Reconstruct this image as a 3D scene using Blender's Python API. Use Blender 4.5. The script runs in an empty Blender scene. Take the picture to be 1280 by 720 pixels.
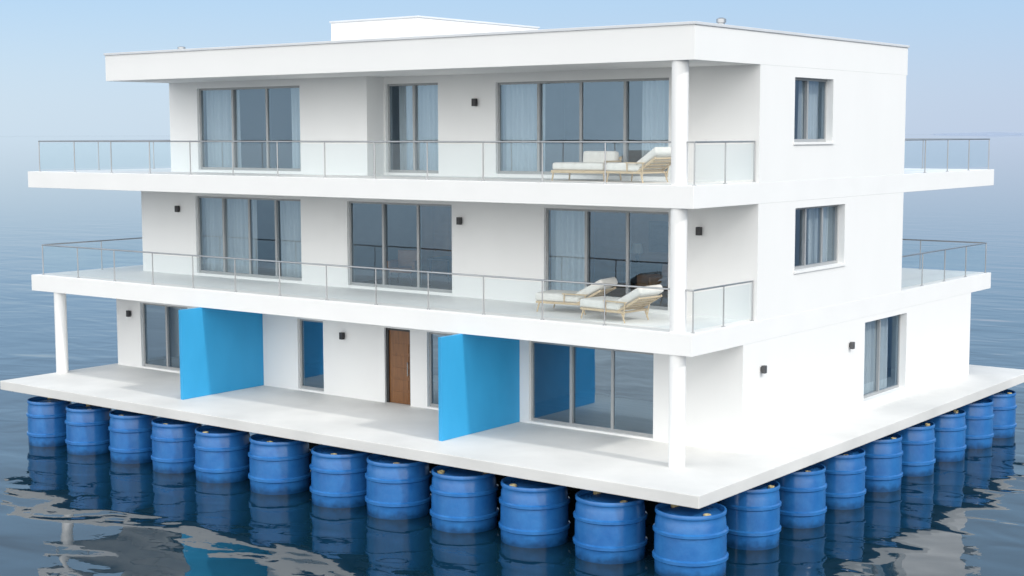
import bpy, bmesh, math, random
from mathutils import Vector, Matrix
random.seed(4)
scene = bpy.context.scene
COL = scene.collection
R = math.radians
scene.view_settings.view_transform = 'Standard'
scene.view_settings.look = 'None'
scene.view_settings.exposure = 0

# ------------------------------------------------------------------ materials
def new_mat(name):
    m = bpy.data.materials.new(name); m.use_nodes = True
    nt = m.node_tree; nt.nodes.clear()
    out = nt.nodes.new('ShaderNodeOutputMaterial')
    return m, nt, out
def N(nt, t, **kw):
    n = nt.nodes.new(t)
    for k, v in kw.items():
        if k in n.inputs: n.inputs[k].default_value = v
        else: setattr(n, k, v)
    return n
def L(nt, a, b): nt.links.new(a, b)

def paint(name, c1, c2, rough=.5, scale=(1, 1, 1), nscale=1.2, bump=.05, bscale=60, metal=0, spec=.5, rand=0):
    m, nt, out = new_mat(name)
    p = N(nt, 'ShaderNodeBsdfPrincipled'); p.inputs['Roughness'].default_value = rough
    p.inputs['Metallic'].default_value = metal
    p.inputs['Specular IOR Level'].default_value = spec
    tc = N(nt, 'ShaderNodeTexCoord'); mp = N(nt, 'ShaderNodeMapping'); mp.inputs['Scale'].default_value = scale
    L(nt, tc.outputs['Object'], mp.inputs['Vector'])
    nz = N(nt, 'ShaderNodeTexNoise'); nz.inputs['Scale'].default_value = nscale; nz.inputs['Detail'].default_value = 6
    L(nt, mp.outputs[0], nz.inputs['Vector'])
    cr = N(nt, 'ShaderNodeValToRGB')
    cr.color_ramp.elements[0].position = .3; cr.color_ramp.elements[1].position = .7
    cr.color_ramp.elements[0].color = (*c1, 1); cr.color_ramp.elements[1].color = (*c2, 1)
    L(nt, nz.outputs['Fac'], cr.inputs['Fac'])
    L(nt, cr.outputs['Color'], p.inputs['Base Color'])
    if bump:
        bn = N(nt, 'ShaderNodeTexNoise'); bn.inputs['Scale'].default_value = bscale; bn.inputs['Detail'].default_value = 4
        L(nt, tc.outputs['Object'], bn.inputs['Vector'])
        b = N(nt, 'ShaderNodeBump'); b.inputs['Strength'].default_value = bump; b.inputs['Distance'].default_value = .02
        L(nt, bn.outputs['Fac'], b.inputs['Height']); L(nt, b.outputs[0], p.inputs['Normal'])
    L(nt, p.outputs[0], out.inputs[0])
    return m

def glass(name, tint, f0, haze=0.0, hazecol=(.8, .85, .88), gcol=(.88, .95, 1)):
    m, nt, out = new_mat(name)
    tr = N(nt, 'ShaderNodeBsdfTransparent'); tr.inputs[0].default_value = (*tint, 1)
    gl = N(nt, 'ShaderNodeBsdfGlossy'); gl.inputs['Roughness'].default_value = .01; gl.inputs['Color'].default_value = (*gcol, 1)
    lw = N(nt, 'ShaderNodeLayerWeight'); lw.inputs['Blend'].default_value = .5
    pw = N(nt, 'ShaderNodeMath', operation='POWER'); pw.inputs[1].default_value = 5; L(nt, lw.outputs['Facing'], pw.inputs[0])
    ma = N(nt, 'ShaderNodeMath', operation='MULTIPLY_ADD'); ma.inputs[1].default_value = 1 - f0; ma.inputs[2].default_value = f0
    L(nt, pw.outputs[0], ma.inputs[0])
    tc = N(nt, 'ShaderNodeTexCoord'); bn = N(nt, 'ShaderNodeTexNoise'); bn.inputs['Scale'].default_value = .8
    L(nt, tc.outputs['Object'], bn.inputs['Vector'])
    b = N(nt, 'ShaderNodeBump'); b.inputs['Strength'].default_value = .03; b.inputs['Distance'].default_value = .1
    L(nt, bn.outputs['Fac'], b.inputs['Height']); L(nt, b.outputs[0], gl.inputs['Normal'])
    mx = N(nt, 'ShaderNodeMixShader'); L(nt, ma.outputs[0], mx.inputs[0]); L(nt, tr.outputs[0], mx.inputs[1]); L(nt, gl.outputs[0], mx.inputs[2])
    o = mx.outputs[0]
    if haze:
        d = N(nt, 'ShaderNodeBsdfDiffuse'); d.inputs[0].default_value = (*hazecol, 1)
        m2 = N(nt, 'ShaderNodeMixShader'); m2.inputs[0].default_value = haze
        L(nt, o, m2.inputs[1]); L(nt, d.outputs[0], m2.inputs[2]); o = m2.outputs[0]
    L(nt, o, out.inputs[0])
    return m

def cloth(name, col):
    m, nt, out = new_mat(name)
    d = N(nt, 'ShaderNodeBsdfDiffuse'); d.inputs[0].default_value = (*col, 1)
    t = N(nt, 'ShaderNodeBsdfTranslucent'); t.inputs[0].default_value = (*col, 1)
    mx = N(nt, 'ShaderNodeMixShader'); mx.inputs[0].default_value = .25
    L(nt, d.outputs[0], mx.inputs[1]); L(nt, t.outputs[0], mx.inputs[2]); L(nt, mx.outputs[0], out.inputs[0])
    return m

def water_mat():
    m, nt, out = new_mat('sea water')
    p = N(nt, 'ShaderNodeBsdfPrincipled')
    p.inputs['Base Color'].default_value = (.0035, .022, .040, 1)
    p.inputs['IOR'].default_value = 1.46
    tc = N(nt, 'ShaderNodeTexCoord')
    ln = N(nt, 'ShaderNodeVectorMath', operation='LENGTH'); L(nt, tc.outputs['Object'], ln.inputs[0])
    lg = N(nt, 'ShaderNodeMath', operation='LOGARITHM'); lg.inputs[1].default_value = 10; L(nt, ln.outputs['Value'], lg.inputs[0])
    fade = N(nt, 'ShaderNodeMapRange'); fade.inputs['From Min'].default_value = 1.35; fade.inputs['From Max'].default_value = 2.2
    fade.inputs['To Min'].default_value = 1; fade.inputs['To Max'].default_value = .008
    L(nt, lg.outputs[0], fade.inputs['Value'])
    p.inputs['Roughness'].default_value = .012
    prev = None
    for sc, rot, sx, dist, det in ((.30, 20, .55, .11, 1), (.85, -35, .6, .034, 1), (3.0, 50, .8, .002, 2)):
        mp = N(nt, 'ShaderNodeMapping'); mp.inputs['Rotation'].default_value = (0, 0, R(rot)); mp.inputs['Scale'].default_value = (sx, 1, 1)
        L(nt, tc.outputs['Object'], mp.inputs['Vector'])
        nz = N(nt, 'ShaderNodeTexNoise'); nz.inputs['Scale'].default_value = sc; nz.inputs['Detail'].default_value = det
        nz.inputs['Distortion'].default_value = .6
        L(nt, mp.outputs[0], nz.inputs['Vector'])
        b = N(nt, 'ShaderNodeBump'); b.inputs['Distance'].default_value = dist
        L(nt, fade.outputs[0], b.inputs['Strength'])
        L(nt, nz.outputs['Fac'], b.inputs['Height'])
        if prev: L(nt, prev.outputs[0], b.inputs['Normal'])
        prev = b
    L(nt, prev.outputs[0], p.inputs['Normal'])
    L(nt, p.outputs[0], out.inputs[0])
    return m

def drum_mat():
    m, nt, out = new_mat('blue drum plastic')
    p = N(nt, 'ShaderNodeBsdfPrincipled'); p.inputs['Roughness'].default_value = .2
    tc = N(nt, 'ShaderNodeTexCoord'); oi = N(nt, 'ShaderNodeObjectInfo')
    ad = N(nt, 'ShaderNodeVectorMath', operation='ADD'); sc = N(nt, 'ShaderNodeMath', operation='MULTIPLY'); sc.inputs[1].default_value = 40
    L(nt, oi.outputs['Random'], sc.inputs[0]); L(nt, tc.outputs['Object'], ad.inputs[0]); L(nt, sc.outputs[0], ad.inputs[1])
    nz = N(nt, 'ShaderNodeTexNoise'); nz.inputs['Scale'].default_value = 2.2; nz.inputs['Detail'].default_value = 8; nz.inputs['Roughness'].default_value = .65
    L(nt, ad.outputs[0], nz.inputs['Vector'])
    cr = N(nt, 'ShaderNodeValToRGB'); e = cr.color_ramp.elements
    e[0].position = .3; e[0].color = (.015, .115, .355, 1); e[1].position = .72; e[1].color = (.030, .17, .44, 1)
    L(nt, nz.outputs['Fac'], cr.inputs[0])
    # faint paler scuffs
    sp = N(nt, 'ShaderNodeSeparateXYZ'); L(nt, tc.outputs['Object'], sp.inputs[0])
    n3 = N(nt, 'ShaderNodeTexNoise'); n3.inputs['Scale'].default_value = 9; n3.inputs['Detail'].default_value = 8; n3.inputs['Roughness'].default_value = .7
    L(nt, ad.outputs[0], n3.inputs['Vector'])
    sr = N(nt, 'ShaderNodeMapRange'); sr.inputs['From Min'].default_value = .66; sr.inputs['From Max'].default_value = .76; sr.inputs['To Max'].default_value = .16
    L(nt, n3.outputs['Fac'], sr.inputs['Value'])
    mxc = N(nt, 'ShaderNodeMix'); mxc.data_type = 'RGBA'
    ins = [i for i in mxc.inputs if i.type == 'RGBA']; L(nt, cr.outputs[0], ins[0]); ins[1].default_value = (.22, .36, .55, 1); L(nt, sr.outputs[0], mxc.inputs[0])
    base = [o for o in mxc.outputs if o.type == 'RGBA'][0]
    n2 = N(nt, 'ShaderNodeTexNoise'); n2.inputs['Scale'].default_value = 5; L(nt, ad.outputs[0], n2.inputs['Vector'])
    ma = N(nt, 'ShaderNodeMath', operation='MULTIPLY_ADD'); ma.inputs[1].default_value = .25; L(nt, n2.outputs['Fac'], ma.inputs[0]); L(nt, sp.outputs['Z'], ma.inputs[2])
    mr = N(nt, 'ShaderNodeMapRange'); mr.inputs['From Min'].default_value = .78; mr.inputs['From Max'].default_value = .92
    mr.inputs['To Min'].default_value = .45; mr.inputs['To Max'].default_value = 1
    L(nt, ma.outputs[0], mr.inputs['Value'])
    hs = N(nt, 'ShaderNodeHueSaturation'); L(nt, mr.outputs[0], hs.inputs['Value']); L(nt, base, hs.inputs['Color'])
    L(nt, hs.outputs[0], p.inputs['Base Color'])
    bn = N(nt, 'ShaderNodeTexNoise'); bn.inputs['Scale'].default_value = 6; L(nt, ad.outputs[0], bn.inputs['Vector'])
    b = N(nt, 'ShaderNodeBump'); b.inputs['Strength'].default_value = .14; b.inputs['Distance'].default_value = .04
    L(nt, bn.outputs['Fac'], b.inputs['Height']); L(nt, b.outputs[0], p.inputs['Normal'])
    L(nt, p.outputs[0], out.inputs[0])
    return m

M = dict(
    white=paint('white render', (.805, .805, .795), (.82, .82, .81), .75, (1, 1, .5), .9, .08, 90, spec=.3),
    slab=paint('white slab paint', (.81, .81, .80), (.835, .835, .825), .6, (.6, .6, 1), 1.5, .05, 50, spec=.3),
    deck=paint('pale deck screed', (.60, .60, .585), (.73, .725, .705), .6, (.5, .5, 1), 1.1, .06, 30, spec=.3),
    blue=paint('blue feature paint', (.022, .30, .58), (.028, .33, .63), .55, (1, 1, .4), 1.5, .05, 70),
    frame=paint('anodised window frame', (.33, .34, .345), (.38, .39, .395), .4, bump=0, metal=.1),
    steel=paint('brushed stainless steel', (.36, .37, .38), (.46, .47, .48), .35, bump=0, metal=.8),
    coping=paint('pale grey metal coping', (.60, .62, .64), (.66, .68, .70), .45, bump=0),
    lamp=paint('black lamp metal', (.015, .015, .017), (.03, .03, .032), .45, bump=0),
    sidelamp=paint('dark grey lamp metal', (.06, .062, .066), (.09, .092, .096), .45, bump=0),
    beam=paint('dark steel beam', (.03, .035, .045), (.06, .065, .075), .6, bump=.1),
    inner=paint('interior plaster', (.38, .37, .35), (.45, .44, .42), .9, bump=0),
    parquet=paint('interior timber floor', (.26, .18, .11), (.36, .26, .17), .5, (.4, 6, 1), 2, 0),
    wood=paint('amber brown door timber', (.14, .058, .02), (.24, .105, .036), .28, (8, 8, .6), 2.5, .05),
    oak=paint('warm oak cabinet', (.30, .16, .075), (.42, .24, .115), .5, (1, 8, .6), 2.5, .03),
    teak=paint('pale teak', (.48, .36, .22), (.60, .47, .31), .5, (2, 9, 9), 3, .05),
    cushion=paint('off white outdoor fabric', (.67, .65, .61), (.74, .72, .68), .9, nscale=5, bump=.15, bscale=120),
    leather=paint('tan leather', (.30, .14, .06), (.40, .20, .09), .5, nscale=4, bump=.1),
    darkwood=paint('dark table timber', (.05, .035, .025), (.09, .06, .04), .45, (1, 8, 1), 3, 0),
    bung=paint('cream bung plastic', (.50, .40, .18), (.62, .52, .28), .5, nscale=8, bump=0),
    canvas=paint('dark plain picture canvas', (.03, .035, .05), (.10, .08, .07), .7, nscale=2, bump=0),
    shade=paint('cream lamp shade', (.70, .66, .56), (.76, .72, .62), .8, bump=0),
    hill=paint('hazy distant land', (.30, .36, .46), (.33, .39, .49), .9, nscale=.002, bump=0, spec=0),  # distance haze is put into the base colour, pale and bluish
    pane=glass('window glass', (.74, .80, .84), .13, gcol=(.52, .76, 1)),
    darkpane=glass('reflective ground floor glass', (.55, .62, .68), .30, gcol=(.62, .82, 1)),
    rail=glass('balustrade glass', (.92, .965, .975), .04, .02),
    curtain=cloth('sheer curtain', (.78, .79, .77)),
    drum=drum_mat(), water=water_mat())

# ------------------------------------------------------------------ mesh helpers
def box(bm, x0, x1, y0, y1, z0, z1, mtx=None):
    co = [(x, y, z) for z in (z0, z1) for y in (y0, y1) for x in (x0, x1)]
    vs = [bm.verts.new(mtx @ Vector(c) if mtx else c) for c in co]
    for f in ((0, 2, 3, 1), (4, 5, 7, 6), (0, 1, 5, 4), (2, 6, 7, 3), (0, 4, 6, 2), (1, 3, 7, 5)):
        bm.faces.new([vs[i] for i in f])
    return vs
def tube(bm, p, q, r, n=10, r2=None):
    p, q = Vector(p), Vector(q); d = (q - p).normalized()
    a = d.orthogonal().normalized(); b = d.cross(a)
    r2 = r if r2 is None else r2
    A = [bm.verts.new(p + (a * math.cos(t) + b * math.sin(t)) * r) for t in [2 * math.pi * i / n for i in range(n)]]
    B = [bm.verts.new(q + (a * math.cos(t) + b * math.sin(t)) * r2) for t in [2 * math.pi * i / n for i in range(n)]]
    for i in range(n): bm.faces.new((A[i], A[(i + 1) % n], B[(i + 1) % n], B[i]))
    bm.faces.new(A[::-1]); bm.faces.new(B)
def lathe(bm, prof, n=48, cx=0, cy=0):
    rings = []
    for r, z in prof:
        if r < 1e-5: rings.append([bm.verts.new((cx, cy, z))])
        else: rings.append([bm.verts.new((cx + r * math.cos(2 * math.pi * i / n), cy + r * math.sin(2 * math.pi * i / n), z)) for i in range(n)])
    for A, B in zip(rings, rings[1:]):
        for i in range(n):
            j = (i + 1) % n
            if len(A) == 1 and len(B) == 1: continue
            if len(A) == 1: bm.faces.new((A[0], B[j], B[i]))
            elif len(B) == 1: bm.faces.new((A[i], A[j], B[0]))
            else: bm.faces.new((A[i], A[j], B[j], B[i]))
def bev(bm, w, seg=2):
    bmesh.ops.bevel(bm, geom=list(bm.edges), offset=w, segments=seg, affect='EDGES', profile=.6)
def obj(name, bm, mat, parent=None, smooth=False, ang=35):
    bmesh.ops.recalc_face_normals(bm, faces=list(bm.faces))
    me = bpy.data.meshes.new(name); bm.to_mesh(me); bm.free()
    if smooth:
        me.shade_smooth(); me.set_sharp_from_angle(angle=R(ang))
    me.materials.append(mat)
    o = bpy.data.objects.new(name, me); COL.objects.link(o)
    if parent:
        o.parent = parent
        if parent is HOUSE: o.matrix_parent_inverse = Matrix.Translation(-HOUSE.location)
    return o
def thing(name, label, cat, loc=(0, 0, 0), rz=0, group=None):
    o = bpy.data.objects.new(name, None); COL.objects.link(o)
    o.location = loc; o.rotation_euler = (0, 0, rz); o.empty_display_size = .3
    o['label'] = label; o['category'] = cat
    if group: o['group'] = group
    return o
def dup(root, loc, rz, label, scale=(1, 1, 1)):
    r = root.copy(); COL.objects.link(r); r.location = loc; r.rotation_euler = (0, 0, rz); r.scale = scale; r['label'] = label
    for ch in list(root.children):
        c = ch.copy(); COL.objects.link(c); c.parent = r
        for g in list(ch.children):
            d = g.copy(); COL.objects.link(d); d.parent = c
    return r
def one(name, bx, mat, parent=None, b=0, seg=2):
    bm = bmesh.new(); box(bm, *bx)
    if b: bev(bm, b, seg)
    return obj(name, bm, mat, parent)

# ------------------------------------------------------------------ levels (water = 0)
ZD0, ZD = 1.41, 1.66
Z20, Z2 = 4.01, 4.467
Z30, Z3 = 7.004, 7.467
ZR0, ZR = 9.969, 10.721
GY, F2Y, F3A, F3B = 2.15, 2.74, 2.10, 2.74
SL = -22.2
T = .25
GXL = -21.1

# sea
bm = bmesh.new()
s = 30000
bm.faces.new([bm.verts.new(c) for c in ((-s, -s, 0), (s, -s, 0), (s, s, 0), (-s, s, 0))])
HOUSE = None
w = obj('water', bm, M['water']); w['kind'] = 'structure'; w['label'] = 'calm dark blue sea around the floating house'; w['category'] = 'sea'

# low far shore, about twelve kilometres off, to the right behind the house
bm = bmesh.new()
prev = None
for i in range(61):
    t_ = i / 60
    a_ = R(37.41 - 15.5 - 12 * t_)
    x_, y_ = 15.4 - 12000 * math.sin(a_), -26 + 12000 * math.cos(a_)
    h_ = 1 + 27 * math.sin(math.pi * t_) ** .6 * (.75 + .25 * math.sin(t_ * 17 + 1) * math.sin(t_ * 31))
    cur = (bm.verts.new((x_, y_, -2)), bm.verts.new((x_ * 1.01, y_ * 1.01, h_)), bm.verts.new((x_ * 1.05, y_ * 1.05, -2)))
    if prev:
        bm.faces.new((prev[0], cur[0], cur[1], prev[1])); bm.faces.new((prev[1], cur[1], cur[2], prev[2]))
    prev = cur
hl = obj('hills', bm, M['hill'], None, True, 80); hl['kind'] = 'structure'; hl['label'] = 'faint low far shore on the horizon at the right'; hl['category'] = 'shore'

HOUSE = thing('floating_house', 'three storey white flat roofed house with glass railed terraces floating on barrels', 'house', (-10.3, 7.8, ZD0))

# deck, slabs, roof
one('deck', (-21.32, 1.22, -1.75, 17.3, ZD0, ZD), M['deck'], HOUSE, .015)
one('terrace_slab', (SL, 0, 0, 17.0, Z20, Z2), M['slab'], HOUSE, .007)
one('terrace_slab', (SL, 0, 0, 17.0, Z30, Z3), M['slab'], HOUSE, .007)
roof = one('roof', (-18.5, 0, 0, 10.56, ZR0, ZR - .06), M['white'], HOUSE, .003, 1)
one('roof_coping', (-18.53, .03, -.03, 10.59, ZR - .06, ZR), M['coping'], roof, .008)
rb = one('rooftop_box', (-14.2, -11.0, 4.35, 9.7, ZR, 11.58), M['white'], HOUSE, .015)
one('box_coping', (-14.23, -10.97, 4.32, 9.73, 11.58, 11.63), M['coping'], rb, .008)
def vent(x, y, h, r):
    bm = bmesh.new()
    lathe(bm, [(0, ZR), (r * 1.5, ZR), (r * 1.5, ZR + .03), (r, ZR + .04), (r, ZR + h * .6), (r * 1.35, ZR + h * .62), (r * 1.35, ZR + h * .9), (r * .6, ZR + h), (0, ZR + h)], 20, x, y)
    obj('roof_vent', bm, M['steel'], HOUSE, True)
vent(-1.0, 2.8, .28, .08); vent(-17.0, 1.4, .19, .08)

# under-deck beams
for y in (-1.0, 3.5, 8, 12.5, 16.3): one('deck_beam', (-21.1, .9, y - .12, y + .12, 1.29, ZD0 - .002), M['beam'], HOUSE)
for x in (.55, -4.5, -9.5, -14.5, -19.8):
    for y0, y1 in ((-.87, 3.37), (3.63, 7.87), (8.13, 12.37), (12.63, 16.17)):
        one('deck_beam', (x - .12, x + .12, y0, y1, 1.30, ZD0 - .004), M['beam'], HOUSE)

# walls with openings
def wall(name, axis, a0, a1, d0, d1, z0, z1, holes, mat):
    As = sorted({a0, a1, *[h[0] for h in holes], *[h[1] for h in holes]})
    Zs = sorted({z0, z1, *[h[2] for h in holes], *[h[3] for h in holes]})
    def solid(i, j):
        if i < 0 or j < 0 or i >= len(As) - 1 or j >= len(Zs) - 1: return False
        a = (As[i] + As[i + 1]) / 2; z = (Zs[j] + Zs[j + 1]) / 2
        return not any(h[0] < a < h[1] and h[2] < z < h[3] for h in holes)
    bm = bmesh.new(); vc = {}
    def v(i, j, k):
        if (i, j, k) not in vc:
            a, z, d = As[i], Zs[j], (d0, d1)[k]
            vc[i, j, k] = bm.verts.new((a, d, z) if axis == 'x' else (d, a, z))
        return vc[i, j, k]
    for i in range(len(As) - 1):
        for j in range(len(Zs) - 1):
            if not solid(i, j): continue
            for k in (0, 1): bm.faces.new((v(i, j, k), v(i + 1, j, k), v(i + 1, j + 1, k), v(i, j + 1, k)))
            if not solid(i - 1, j): bm.faces.new((v(i, j, 0), v(i, j + 1, 0), v(i, j + 1, 1), v(i, j, 1)))
            if not solid(i + 1, j): bm.faces.new((v(i + 1, j, 0), v(i + 1, j + 1, 0), v(i + 1, j + 1, 1), v(i + 1, j, 1)))
            if not solid(i, j - 1): bm.faces.new((v(i, j, 0), v(i + 1, j, 0), v(i + 1, j, 1), v(i, j, 1)))
            if not solid(i, j + 1): bm.faces.new((v(i, j + 1, 0), v(i + 1, j + 1, 0), v(i + 1, j + 1, 1), v(i, j + 1, 1)))
    return obj(name, bm, mat, HOUSE)

def window(axis, a0, a1, z0, z1, face, s, n, setback=.09, sill=False, divs=None, pmat='pane'):
    d0, d1 = face + s * setback, face + s * (setback + .09)
    lo, hi = min(d0, d1), max(d0, d1)
    def bb(bm, a, b, c, d, e, f):
        if axis == 'x': box(bm, a, b, c, d, e, f)
        else: box(bm, c, d, a, b, e, f)
    bm = bmesh.new(); e = .002; fw = .055
    bb(bm, a0 - e, a0 + fw, lo, hi, z0 - e, z1 + e); bb(bm, a1 - fw, a1 + e, lo, hi, z0 - e, z1 + e)
    bb(bm, a0 + fw, a1 - fw, lo, hi, z0 - e, z0 + .07); bb(bm, a0 + fw, a1 - fw, lo, hi, z1 - fw, z1 + e)
    ds = divs or [a0 + (a1 - a0) * i / n for i in range(1, n)]
    for a in ds: bb(bm, a - .035, a + .035, lo - .004, hi + .004, z0 + .07, z1 - fw)
    f = obj('window', bm, M['frame'], HOUSE)
    cuts = [a0 + fw] + [c for a in ds for c in (a - .035, a + .035)] + [a1 - fw]
    mid = (lo + hi) / 2
    for k in range(0, len(cuts), 2):
        bm = bmesh.new(); dd = mid + (.018 if (k // 2) % 2 else -.018)
        pts = [(cuts[k], z0 + .07), (cuts[k + 1], z0 + .07), (cuts[k + 1], z1 - fw), (cuts[k], z1 - fw)]
        bm.faces.new([bm.verts.new((a, dd, z) if axis == 'x' else (dd, a, z)) for a, z in pts])
        obj('pane', bm, M[pmat], f)
    if sill:
        bm = bmesh.new(); o0, o1 = sorted((face - s * .04, face + s * setback))
        bb(bm, a0 - .04, a1 + .04, o0, face - s * .003, z0 - .05, z0 - .004) if s > 0 else bb(bm, a0 - .04, a1 + .04, face - s * .003, o1, z0 - .05, z0 - .004)
        obj('sill', bm, M['slab'], f)
    return f

XR = -.003
# ground floor
gh = [(-20.0, -17.9, 1.71, 3.60), (-13.47, -12.51, 1.71, 3.60), (-10.33, -9.46, ZD, 3.60), (-8.9, -7.9, 1.71, 3.60), (-5.72, -2.25, 1.71, 3.64)]
wall('wall', 'x', GXL, XR, GY, GY + T, ZD, Z20, gh, M['white'])
gs = (8.33, 10.91, 1.90, 3.87)
wall('wall', 'y', GY + T, 15.45, XR - T, XR, ZD, Z20, [gs], M['white'])
wall('wall', 'x', GXL, XR - T, 15.2, 15.45, ZD, Z20, [], M['white'])
wall('wall', 'y', GY + T, 15.2, GXL, GXL + .25, ZD, Z20, [], M['white'])
for h, n in ((gh[0], 2), (gh[1], 1), (gh[3], 1), (gh[4], 3)): window('x', *h, GY, 1, n, pmat='darkpane')
window('y', *gs, XR, -1, 2, .17, True)
# first upper floor
h2 = [(-18.14, -13.87, 4.54, 6.76), (-12.15, -8.56, 4.54, 6.76), (-5.71, -2.25, 4.54, 6.76)]
wall('wall', 'x', -20.55, XR, F2Y, F2Y + T, Z2, Z30, h2, M['white'])
s2 = (4.48, 7.06, 5.42, 6.84)
wall('wall', 'y', F2Y + T, 10.5, XR - T, XR, Z2, Z30, [s2], M['white'])
wall('wall', 'x', -20.55, XR - T, 10.25, 10.5, Z2, Z30, [], M['white'])
wall('wall', 'y', F2Y + T, 10.25, -20.55, -20.3, Z2, Z30, [], M['white'])
for h, n in zip(h2, (4, 3, 3)): window('x', *h, F2Y, 1, n)
window('y', *s2, XR, -1, 3, .17, True)
# top floor
h3a = [(-17.23, -13.19, 7.54, 9.79)]
wall('wall', 'x', -18.4, -10.8, F3A, F3A + T, Z3, ZR0, h3a, M['white'])
wall('wall', 'y', F3A + T, F3B + T, -11.05, -10.8, Z3, ZR0, [], M['white'])
h3b = [(-10.74, -8.98, 7.53, 9.79), (-7.16, -2.27, 7.55, 9.75)]
wall('wall', 'x', -10.8, XR, F3B, F3B + T, Z3, ZR0, h3b, M['white'])
s3 = (4.36, 6.30, 8.31, 9.75)
wall('wall', 'y', F3B + T, 10.5, XR - T, XR, Z3, ZR0, [s3], M['white'])
wall('wall', 'x', -18.4, XR - T, 10.25, 10.5, Z3, ZR0, [], M['white'])
wall('wall', 'y', F3A + T, 10.25, -18.4, -18.15, Z3, ZR0, [], M['white'])
window('x', *h3a[0], F3A, 1, 3); window('x', *h3b[0], F3B, 1, 2); window('x', *h3b[1], F3B, 1, 4)
window('y', *s3, XR, -1, 2, .17, True)

# interiors
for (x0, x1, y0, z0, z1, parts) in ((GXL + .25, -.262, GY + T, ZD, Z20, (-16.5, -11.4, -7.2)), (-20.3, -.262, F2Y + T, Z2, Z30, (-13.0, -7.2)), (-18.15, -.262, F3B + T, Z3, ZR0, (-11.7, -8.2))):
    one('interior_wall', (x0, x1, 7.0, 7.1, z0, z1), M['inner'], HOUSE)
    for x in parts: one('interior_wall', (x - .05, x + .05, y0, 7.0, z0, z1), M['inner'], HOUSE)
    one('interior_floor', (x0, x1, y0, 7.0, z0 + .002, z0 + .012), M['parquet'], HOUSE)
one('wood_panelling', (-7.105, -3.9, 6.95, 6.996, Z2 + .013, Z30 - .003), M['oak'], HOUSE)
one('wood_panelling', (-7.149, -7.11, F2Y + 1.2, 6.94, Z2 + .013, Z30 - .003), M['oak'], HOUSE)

# door
bm = bmesh.new()
dx0, dx1, dz1 = -10.33, -9.46, 3.60
box(bm, dx0 - .002, dx0 + .08, GY + .06, GY + .16, ZD, dz1 + .002); box(bm, dx1 - .07, dx1 + .002, GY + .06, GY + .16, ZD, dz1 + .002)
box(bm, dx0 + .08, dx1 - .07, GY + .06, GY + .16, dz1 - .06, dz1 + .002)
door = obj('door', bm, M['lamp'], HOUSE)
bm = bmesh.new(); box(bm, dx0 + .08, dx1 - .07, GY + .10, GY + .15, ZD + .01, dz1 - .06)
for k in range(1, 6):
    z = ZD + .02 + k * .31
    box(bm, dx0 + .15, dx1 - .14, GY + .088, GY + .1005, z - .26, z - .02)
obj('door_leaf', bm, M['wood'], door)
bm = bmesh.new(); tube(bm, (dx1 - .13, GY + .04, ZD + .75), (dx1 - .13, GY + .04, ZD + 1.1), .011)
tube(bm, (dx1 - .13, GY + .04, ZD + .78), (dx1 - .13, GY + .1, ZD + .78), .009); tube(bm, (dx1 - .13, GY + .04, ZD + 1.07), (dx1 - .13, GY + .1, ZD + 1.07), .009)
obj('handle', bm, M['frame'], door, True)

# blue fin walls
one('blue_fin_wall', (-14.90, -14.80, -.70, GY - .003, ZD, Z20 - .004), M['blue'], HOUSE, .008)
one('blue_fin_wall', (-6.09, -5.99, -.74, GY - .003, ZD, Z20 - .004), M['blue'], HOUSE, .008)

# columns
def column(x, y, z0, z1):
    bm = bmesh.new(); lathe(bm, [(0, z0), (.172, z0), (.172, z1), (0, z1)], 40, x, y)
    obj('column', bm, M['slab'], HOUSE, True)
column(-.45, .2, ZD, Z20); column(-.45, .2, Z2, Z30); column(-.45, .2, Z3, ZR0); column(-21.14, .2, ZD, Z20)

# wall lamps
def lamp(axis, a, z, face, s, mat, k=1):
    bm = bmesh.new()
    def bb(a0, a1, d0, d1, z0, z1):
        d0, d1 = sorted((d0, d1))
        if axis == 'x': box(bm, a0, a1, d0, d1, z0, z1)
        else: box(bm, d0, d1, a0, a1, z0, z1)
    bb(a - .045 * k, a + .045 * k, face - s * .002, face - s * .03, z - .06 * k, z + .06 * k)
    bb(a - .065 * k, a + .065 * k, face - s * .03, face - s * .14 * k, z - .10 * k, z + .10 * k)
    bev(bm, .008, 1)
    obj('wall_lamp', bm, mat, HOUSE)
for a_, z_, f_ in ((-20.45, 3.25, GY), (-11.75, 3.28, GY), (-18.85, 6.37, F2Y), (-8.25, 6.37, F2Y), (-1.42, 6.37, F2Y), (-7.75, 9.28, F3B)):
    lamp('x', a_, z_, f_, 1, M['lamp'], .92)
lamp('y', 2.97, 3.39, XR, -1, M['sidelamp'], .85); lamp('y', 7.46, 3.41, XR, -1, M['sidelamp'], .85)

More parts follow.
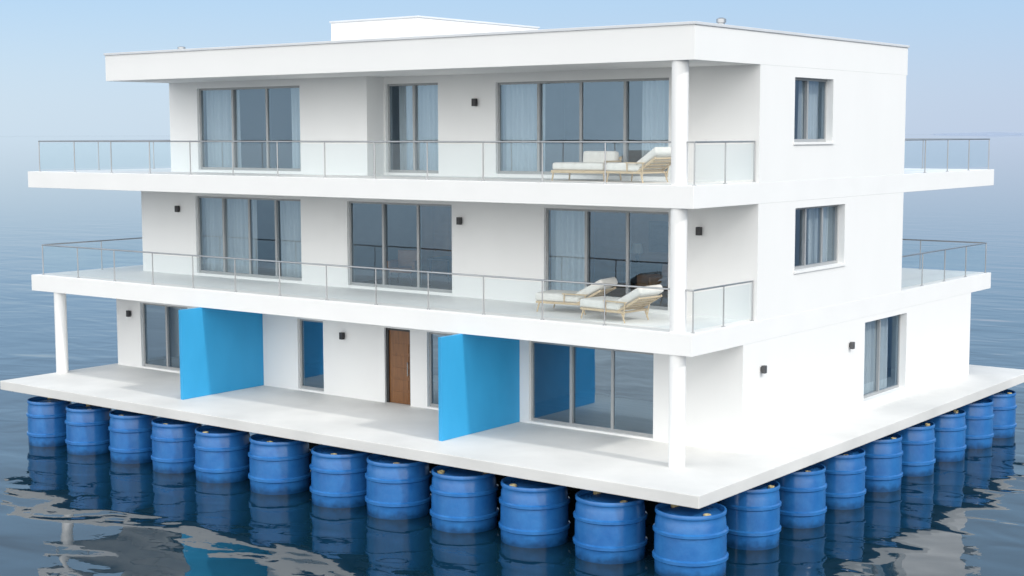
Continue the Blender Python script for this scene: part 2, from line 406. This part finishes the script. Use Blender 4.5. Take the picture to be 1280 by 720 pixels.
# balustrades
def railing(z):
    zt = z + .87; x0, x1, y0, y1 = SL + .3, -.10, .2, 16.8
    runs = [((x1, F2Y - .03), (x1, y0), 2), ((-.62, y0), (x0, y0), 13), ((x0, y0), (x0, y1), 8), ((x0, y1), (x1, y1), 11), ((x1, y1), (x1, 10.53), 4)]
    bm = bmesh.new()
    for a, b, n in runs: tube(bm, (*a, zt), (*b, zt), .02)
    tube(bm, (-.62, y0, zt), (x1, y0, zt), .02)
    for p in ((x1, y0), (x0, y0), (x0, y1), (x1, y1)): bmesh.ops.create_uvsphere(bm, u_segments=10, v_segments=8, radius=.0205, matrix=Matrix.Translation((*p, zt)))
    rl = obj('railing', bm, M['steel'], HOUSE, True)
    seen = set()
    for a, b, n in runs:
        A, B = Vector((*a, 0)), Vector((*b, 0)); d = (B - A) / n; u = d.normalized()
        for i in range(n + 1):
            p = A + d * i; key = (round(p.x, 2), round(p.y, 2))
            if key not in seen and key != (-.62, .2):
                seen.add(key); bm = bmesh.new()
                tube(bm, (p.x, p.y, z - .01), (p.x, p.y, zt), .016); tube(bm, (p.x, p.y, z - .005), (p.x, p.y, z + .012), .045)
                obj('post', bm, M['steel'], rl, True)
            if i < n:
                q = p + d; bm = bmesh.new(); p2, q2 = p + u * .035, q - u * .035
                bm.faces.new([bm.verts.new((c.x, c.y, zz)) for c, zz in ((p2, z + .06), (q2, z + .06), (q2, zt - .05), (p2, zt - .05))])
                obj('glass_panel', bm, M['rail'], rl)
railing(Z2); railing(Z3)

# ------------------------------------------------------------------ barrels
prof = [(0, 0), (.58, 0), (.63, .03), (.645, .12), (.662, .5), (.670, .86), (.673, .885), (.708, .91), (.708, .97), (.673, .995),
        (.672, 1.25), (.668, 1.415), (.702, 1.44), (.702, 1.49), (.665, 1.515), (.655, 1.68), (.635, 1.76), (.64, 1.785), (.662, 1.795), (.666, 1.84), (.655, 1.87), (.628, 1.87), (.618, 1.86), (.612, 1.79)]
def make_barrel(label, loc, rz, sc):
    t = thing('barrel', label, 'barrel', loc, rz, 'blue barrels floating under the deck edge'); t.scale = sc
    bm = bmesh.new(); lathe(bm, prof, 56); obj('body', bm, M['drum'], t, True, 40)
    bm = bmesh.new(); lathe(bm, [(.612, 1.79), (.58, 1.785), (.40, 1.795), (.38, 1.81), (.2, 1.815), (0, 1.815)], 56); obj('lid', bm, M['drum'], t, True)
    for sx in (-1, 1):
        bm = bmesh.new(); lathe(bm, [(.075, 1.78), (.075, 1.835), (.065, 1.848), (.04, 1.848), (.036, 1.835), (0, 1.835)], 20, .47 * sx, 0); obj('bung', bm, M['bung'], t, True)
    return t
fx = [-19.8, -18.04, -16.22, -14.44, -12.72, -10.75, -8.65, -6.91, -5.0, -3.08, -1.16]
fs = [.90, .92, .94, .96, 1.02, 1.08, 1.09, 1.07, 1.07, 1.07, 1.07]
fl = ['blue barrel at the far left end of the front row',
      'blue barrel second from the left in the front row',
      'blue barrel third from the left in the front row',
      'blue barrel fourth from the left in the front row, below the left blue fin wall',
      'blue barrel fifth from the left in the front row',
      'blue barrel sixth from the left in the front row',
      'blue barrel seventh from the left in the front row',
      'blue barrel eighth from the left in the front row, below the brown door',
      'blue barrel directly below the front edge of the right blue fin wall',
      'blue barrel second to the left of the near corner barrel',
      'blue barrel just left of the near corner barrel in the front row']
HB = -.62
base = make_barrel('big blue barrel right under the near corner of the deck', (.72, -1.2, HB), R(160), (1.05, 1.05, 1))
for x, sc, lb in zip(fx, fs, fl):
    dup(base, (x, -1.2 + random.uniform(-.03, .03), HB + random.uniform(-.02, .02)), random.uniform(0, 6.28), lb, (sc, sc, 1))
sy = [1.3, 3.45, 5.5, 7.6, 9.65, 11.75, 13.8, 15.6]
ordn = ['first', 'second', 'third', 'fourth', 'fifth', 'sixth', 'seventh']
for i, y in enumerate(sy):
    lb = ('blue barrel at the far right end of the side row' if i == 7 else 'blue barrel %s to the right of the near corner barrel along the side row' % ordn[i])
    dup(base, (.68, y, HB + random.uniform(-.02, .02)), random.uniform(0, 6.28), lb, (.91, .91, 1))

# ------------------------------------------------------------------ loungers
def make_lounger(label, loc, rz, sc=(1, 1, 1)):
    t = thing('lounger', label, 'lounger', loc, rz, 'cushioned teak loungers on the terraces'); t.scale = sc
    bm = bmesh.new()
    for s in (-1, 1): box(bm, -.82, .42, s * .40 - .02, s * .40 + .02, .20, .25)
    for x in (-.80, -.4, 0, .38): box(bm, x - .025, x + .025, -.375, .375, .205, .245)
    bev(bm, .006, 1); obj('frame', bm, M['teak'], t)
    th = R(29); mt = Matrix.Translation((.22, 0, .24)) @ Matrix.Rotation(-th, 4, 'Y')
    bm = bmesh.new()
    for s in (-1, 1): box(bm, 0, .68, s * .38 - .02, s * .38 + .02, -.03, .015, mt)
    for k in range(5): box(bm, .06 + k * .14, .10 + k * .14, -.36, .36, -.022, .008, mt)
    obj('back_frame', bm, M['teak'], t)
    for s in (-1, 1):
        for x, lean in ((-.74, -.05), (.36, .08)):
            bm = bmesh.new(); tube(bm, (x, s * .40, .202), (x + lean, s * .41, 0), .022, 8, .015); obj('leg', bm, M['teak'], t, True)
        bm = bmesh.new(); box(bm, -.12, .50, s * .445 - .025, s * .445 + .025, .435, .46); tube(bm, (-.08, s * .435, .436), (-.10, s * .405, .23), .015, 8); tube(bm, (.46, s * .44, .44), (.40, s * .40, .05), .015, 8)
        obj('armrest', bm, M['teak'], t)
    bm = bmesh.new(); box(bm, -.86, .30, -.41, .41, .245, .44); bev(bm, .08, 4); obj('seat_cushion', bm, M['cushion'], t, True, 60)
    mt2 = Matrix.Translation((.25, 0, .32)) @ Matrix.Rotation(-th, 4, 'Y')
    bm = bmesh.new(); box(bm, -.04, .74, -.40, .40, -.02, .17, mt2); bev(bm, .08, 4); obj('back_cushion', bm, M['cushion'], t, True, 60)
    return t
lg = make_lounger('cushioned lounger on the middle terrace, the one set further back', (-4.15, 1.85, Z2), R(8))
dup(lg, (-2.5, 1.2, Z2), R(-6), 'cushioned lounger on the middle terrace, beside the round column')
dup(lg, (-2.1, 1.4, Z3), R(-8), 'cushioned lounger on the top terrace, close to the round column', (.84, 1, .95))
t = thing('outdoor_sofa', 'low white cushioned teak sofa on the top terrace, left of the lounger', 'sofa', (-3.8, 1.75, Z3), R(4)); t.scale = (.78, 1, .94)
bm = bmesh.new()
for y in (-.36, .36): box(bm, -.9, .9, y - .03, y + .03, .18, .25)
for x in (-.87, -.3, .3, .87): box(bm, x - .03, x + .03, -.33, .33, .19, .24)
bev(bm, .006, 1); obj('frame', bm, M['teak'], t)
for sx in (-1, 1):
    for s_ in (-1, 1):
        bm = bmesh.new(); tube(bm, (sx * .84, s_ * .36, .182), (sx * .87, s_ * .37, 0), .026, 8, .02); obj('leg', bm, M['teak'], t, True)
bm = bmesh.new(); box(bm, -.3, .88, .36, .40, .36, .42); box(bm, -.3, .88, .36, .40, .50, .56)
for x in (-.28, .3, .86): box(bm, x - .025, x + .025, .355, .3595, .25, .58)
obj('back_frame', bm, M['teak'], t)
bm = bmesh.new(); box(bm, .84, .90, -.36, .34, .44, .48); tube(bm, (.87, -.33, .25), (.87, -.33, .44), .02, 8); obj('armrest', bm, M['teak'], t)
bm = bmesh.new(); box(bm, -.88, .83, -.38, .34, .245, .43); bev(bm, .08, 4); obj('seat_cushion', bm, M['cushion'], t, True, 60)
bm = bmesh.new(); box(bm, -.28, .82, .12, .33, .41, .72, Matrix.Rotation(R(-5), 4, 'X')); bev(bm, .09, 4); obj('back_cushion', bm, M['cushion'], t, True, 60)

# ------------------------------------------------------------------ curtains
def curtain(axis, a0, a1, d, z0, z1, label):
    n = int((a1 - a0) / .025); bm = bmesh.new(); rows = []
    ph = random.uniform(0, 6)
    zs = [z0 + (z1 - z0) * k / 5 for k in range(6)]
    for zi, z in enumerate(zs):
        row = []
        for i in range(n + 1):
            a = a0 + (a1 - a0) * i / n
            o = .04 * math.sin(a * 38 + ph + .15 * zi) + .02 * math.sin(a * 17 + ph * 2)
            row.append(bm.verts.new((a, d + o, z) if axis == 'x' else (d + o, a, z)))
        rows.append(row)
    for A, B in zip(rows, rows[1:]):
        for i in range(n): bm.faces.new((A[i], A[i + 1], B[i + 1], B[i]))
    o = obj('curtain', bm, M['curtain'], None, True, 80)
    o['label'] = label; o['category'] = 'curtain'; o['group'] = 'sheer curtains behind the windows'
d3, d2, d3b = F3A + .36, F2Y + .36, F3B + .36
curtain('x', -17.2, -15.9, d3, Z3 + .03, ZR0 - .02, 'sheer curtain behind the left pane of the top floor left window')
curtain('x', -13.9, -13.1, d3, Z3 + .03, ZR0 - .02, 'sheer curtain at the right edge of the top floor left window')
curtain('x', -10.6, -9.0, d3b, Z3 + .03, ZR0 - .02, 'sheer curtain filling the narrow two pane top floor window')
curtain('x', -7.2, -5.9, d3b, Z3 + .03, ZR0 - .02, 'sheer curtain behind the left pane of the wide top floor glazing')
curtain('x', -3.2, -2.2, d3b, Z3 + .03, ZR0 - .02, 'sheer curtain behind the right pane of the wide top floor glazing')
curtain('x', -18.2, -16.0, d2, Z2 + .03, Z30 - .02, 'sheer curtain in the left half of the middle floor left window')
curtain('x', -15.0, -13.8, d2, Z2 + .03, Z30 - .02, 'sheer curtain in the right half of the middle floor left window')
curtain('x', -5.75, -4.7, d2, Z2 + .03, Z30 - .02, 'sheer curtain behind the left pane of the middle floor right glazing')
curtain('y', 5.4, 6.3, XR - .42, Z3 + .6, ZR0 - .02, 'pale curtain in the top floor side window')
curtain('y', 5.9, 7.0, XR - .42, Z2 + .7, Z30 - .02, 'pale curtain in the middle floor side window')
curtain('y', 8.9, 10.6, XR - .42, ZD + .1, Z20 - .02, 'pale curtain in the ground floor side window')

# ------------------------------------------------------------------ furniture seen through the glass
t = thing('armchair', 'tan leather armchair inside the middle floor centre window', 'armchair', (-11.35, 4.1, Z2 + .013), R(20))
bm = bmesh.new(); box(bm, -.32, .32, -.32, .32, .34, .48); bev(bm, .04, 3); obj('seat', bm, M['leather'], t, True)
bm = bmesh.new(); box(bm, -.34, .34, .26, .38, .40, .95, Matrix.Rotation(R(-6), 4, 'X')); bev(bm, .05, 3); obj('backrest', bm, M['leather'], t, True)
for s in (-1, 1):
    bm = bmesh.new(); box(bm, s * .36 - .05, s * .36 + .05, -.28, .32, .42, .66); bev(bm, .035, 3); obj('armrest', bm, M['leather'], t, True)
    for y in (-.26, .28):
        bm = bmesh.new(); tube(bm, (s * .28, y, .34), (s * .31, y * 1.08, 0), .024, 8, .015); obj('leg', bm, M['darkwood'], t, True)
dup(t, (-3.6, 4.3, Z2 + .013), R(-35), 'tan leather armchair inside the middle floor right glazing')
def table(label, loc, lx, ly, h, mat):
    t = thing('table', label, 'table', loc)
    bm = bmesh.new(); box(bm, -lx, lx, -ly, ly, h - .05, h); bev(bm, .01, 1); obj('tabletop', bm, mat, t)
    for sx in (-1, 1):
        for s_ in (-1, 1):
            bm = bmesh.new(); tube(bm, (sx * (lx - .08), s_ * (ly - .08), h - .05), (sx * (lx - .06), s_ * (ly - .06), 0), .035, 8, .022); obj('leg', bm, mat, t, True)
table('dark dining table inside the middle floor centre window', (-9.9, 4.7, Z2 + .013), .8, .45, .74, M['darkwood'])
t = thing('wardrobe', 'tall oak cabinet on the back wall of the middle floor centre room', 'cabinet', (-11.6, 6.65, Z2 + .013))
bm = bmesh.new(); box(bm, -1.2, 1.2, -.3, .3, .06, 2.1); box(bm, -1.15, 1.15, -.26, .3, 0, .0595); obj('cabinet', bm, M['oak'], t)
for k in range(4):
    bm = bmesh.new(); box(bm, -1.19 + k * .597, -.61 + k * .597, -.32, -.3005, .08, 2.08); bev(bm, .004, 1); obj('door', bm, M['oak'], t)
t = thing('sideboard', 'low dark sideboard at the back of the middle floor right room', 'sideboard', (-5.1, 6.7, Z2 + .013))
bm = bmesh.new(); box(bm, -.8, .8, -.22, .22, .18, .72); bev(bm, .008, 1); obj('cabinet', bm, M['darkwood'], t)
for k in range(3):
    bm = bmesh.new(); box(bm, -.78 + k * .525, -.28 + k * .525, -.236, -.2205, .21, .69); obj('door', bm, M['darkwood'], t)
for sx in (-1, 1):
    for s_ in (-1, 1):
        bm = bmesh.new(); tube(bm, (sx * .7, s_ * .16, .18), (sx * .72, s_ * .17, 0), .025, 8, .016); obj('leg', bm, M['darkwood'], t, True)
t = thing('table_lamp', 'cream shaded table lamp on the sideboard in the middle floor right room', 'lamp', (-5.6, 6.68, Z2 + .735))
bm = bmesh.new(); lathe(bm, [(0, 0), (.08, 0), (.08, .02), (.03, .05), (.05, .14), (.02, .24), (.012, .3), (0, .3)], 20); obj('base', bm, M['lamp'], t, True)
bm = bmesh.new(); lathe(bm, [(.16, .24), (.11, .48)], 24); obj('lamp_shade', bm, M['shade'], t, True)
t = thing('picture', 'dark plain framed picture on the back wall of the middle floor right room', 'picture', (-4.9, 6.945, Z2 + 1.0))
bm = bmesh.new()
for b_ in ((-.5, -.46, -.03, 0, 0, .8), (.46, .5, -.03, 0, 0, .8), (-.46, .46, -.03, 0, 0, .04), (-.46, .46, -.03, 0, .76, .8)): box(bm, *b_)
obj('frame', bm, M['darkwood'], t)
bm = bmesh.new(); box(bm, -.46, .46, -.018, -.004, .04, .76); obj('canvas', bm, M['canvas'], t)

# ------------------------------------------------------------------ light
sd = Vector((1, -.08, .84)).normalized()
sun = bpy.data.lights.new('sun', 'SUN'); sun.energy = 1.6; sun.angle = R(3); sun.color = (1, .965, .91)
so = bpy.data.objects.new('sun', sun); COL.objects.link(so); so.location = (30, -10, 40)
so.rotation_euler = (-sd).to_track_quat('-Z', 'Y').to_euler()
wd = bpy.data.worlds.new('World'); scene.world = wd; wd.use_nodes = True
nt = wd.node_tree; nt.nodes.clear()
out = N(nt, 'ShaderNodeOutputWorld')
sky = N(nt, 'ShaderNodeTexSky'); sky.sky_type = 'NISHITA'; sky.sun_disc = False
sky.sun_elevation = math.asin(sd.z); sky.sun_rotation = math.atan2(sd.x, sd.y)
sky.air_density = 1; sky.dust_density = 1.5; sky.ozone_density = 1.2
b1 = N(nt, 'ShaderNodeBackground'); b1.inputs['Strength'].default_value = .12; L(nt, sky.outputs[0], b1.inputs[0])
tc = N(nt, 'ShaderNodeTexCoord'); sp = N(nt, 'ShaderNodeSeparateXYZ'); L(nt, tc.outputs['Generated'], sp.inputs[0])
def mixc(fac, A, B):
    n = N(nt, 'ShaderNodeMix'); n.data_type = 'RGBA'
    ins = [i for i in n.inputs if i.type == 'RGBA']
    for s_, v_ in zip(ins, (A, B)):
        if isinstance(v_, tuple): s_.default_value = (*v_, 1)
        else: L(nt, v_, s_)
    L(nt, fac, n.inputs[0])
    return [o for o in n.outputs if o.type == 'RGBA'][0]
def rng(src, a, b, c=0, d=1, smooth=True):
    n = N(nt, 'ShaderNodeMapRange')
    if smooth: n.interpolation_type = 'SMOOTHSTEP'
    n.inputs['From Min'].default_value = a; n.inputs['From Max'].default_value = b; n.inputs['To Min'].default_value = c; n.inputs['To Max'].default_value = d
    L(nt, src, n.inputs['Value']); return n.outputs[0]
horizon = mixc(rng(sp.outputs['X'], -.9, -.2, smooth=False), (.67, .82, .95), (.55, .66, .86))
low = mixc(rng(sp.outputs['Z'], -.005, .13), horizon, (.43, .67, .95))
high = mixc(rng(sp.outputs['Z'], .12, .5), low, (.58, .70, .86))
# extra bright sky added out of view, filling the front and right wall
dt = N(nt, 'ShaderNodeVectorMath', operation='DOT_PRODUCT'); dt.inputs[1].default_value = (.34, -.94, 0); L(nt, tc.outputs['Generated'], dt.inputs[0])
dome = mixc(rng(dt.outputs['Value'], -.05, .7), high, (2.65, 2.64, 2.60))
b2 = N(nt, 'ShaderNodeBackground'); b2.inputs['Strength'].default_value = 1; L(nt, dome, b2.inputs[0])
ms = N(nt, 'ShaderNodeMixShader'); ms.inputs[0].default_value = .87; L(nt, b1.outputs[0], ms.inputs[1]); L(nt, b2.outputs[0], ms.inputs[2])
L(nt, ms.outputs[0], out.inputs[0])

# ------------------------------------------------------------------ camera
yaw = R(37.41); p = math.atan(192 / 1879); a = .0022
v = Vector((-math.sin(yaw), math.cos(yaw), 0)); r = Vector((math.cos(yaw), math.sin(yaw), 0)); zz = Vector((0, 0, 1))
fwd = v * math.cos(p) - zz * math.sin(p); up = v * math.sin(p) + zz * math.cos(p)
r2 = r * math.cos(a) - up * math.sin(a); u2 = up * math.cos(a) + r * math.sin(a)
cam = bpy.data.cameras.new('camera'); cam.sensor_width = 36; cam.lens = 1879 / 1280 * 36; cam.clip_end = 80000; cam.clip_start = .1
co = bpy.data.objects.new('camera', cam); COL.objects.link(co)
mt = Matrix((r2, u2, -fwd)).transposed().to_4x4(); mt.translation = (15.406, -26.123, 8.5)
co.matrix_world = mt
scene.camera = co
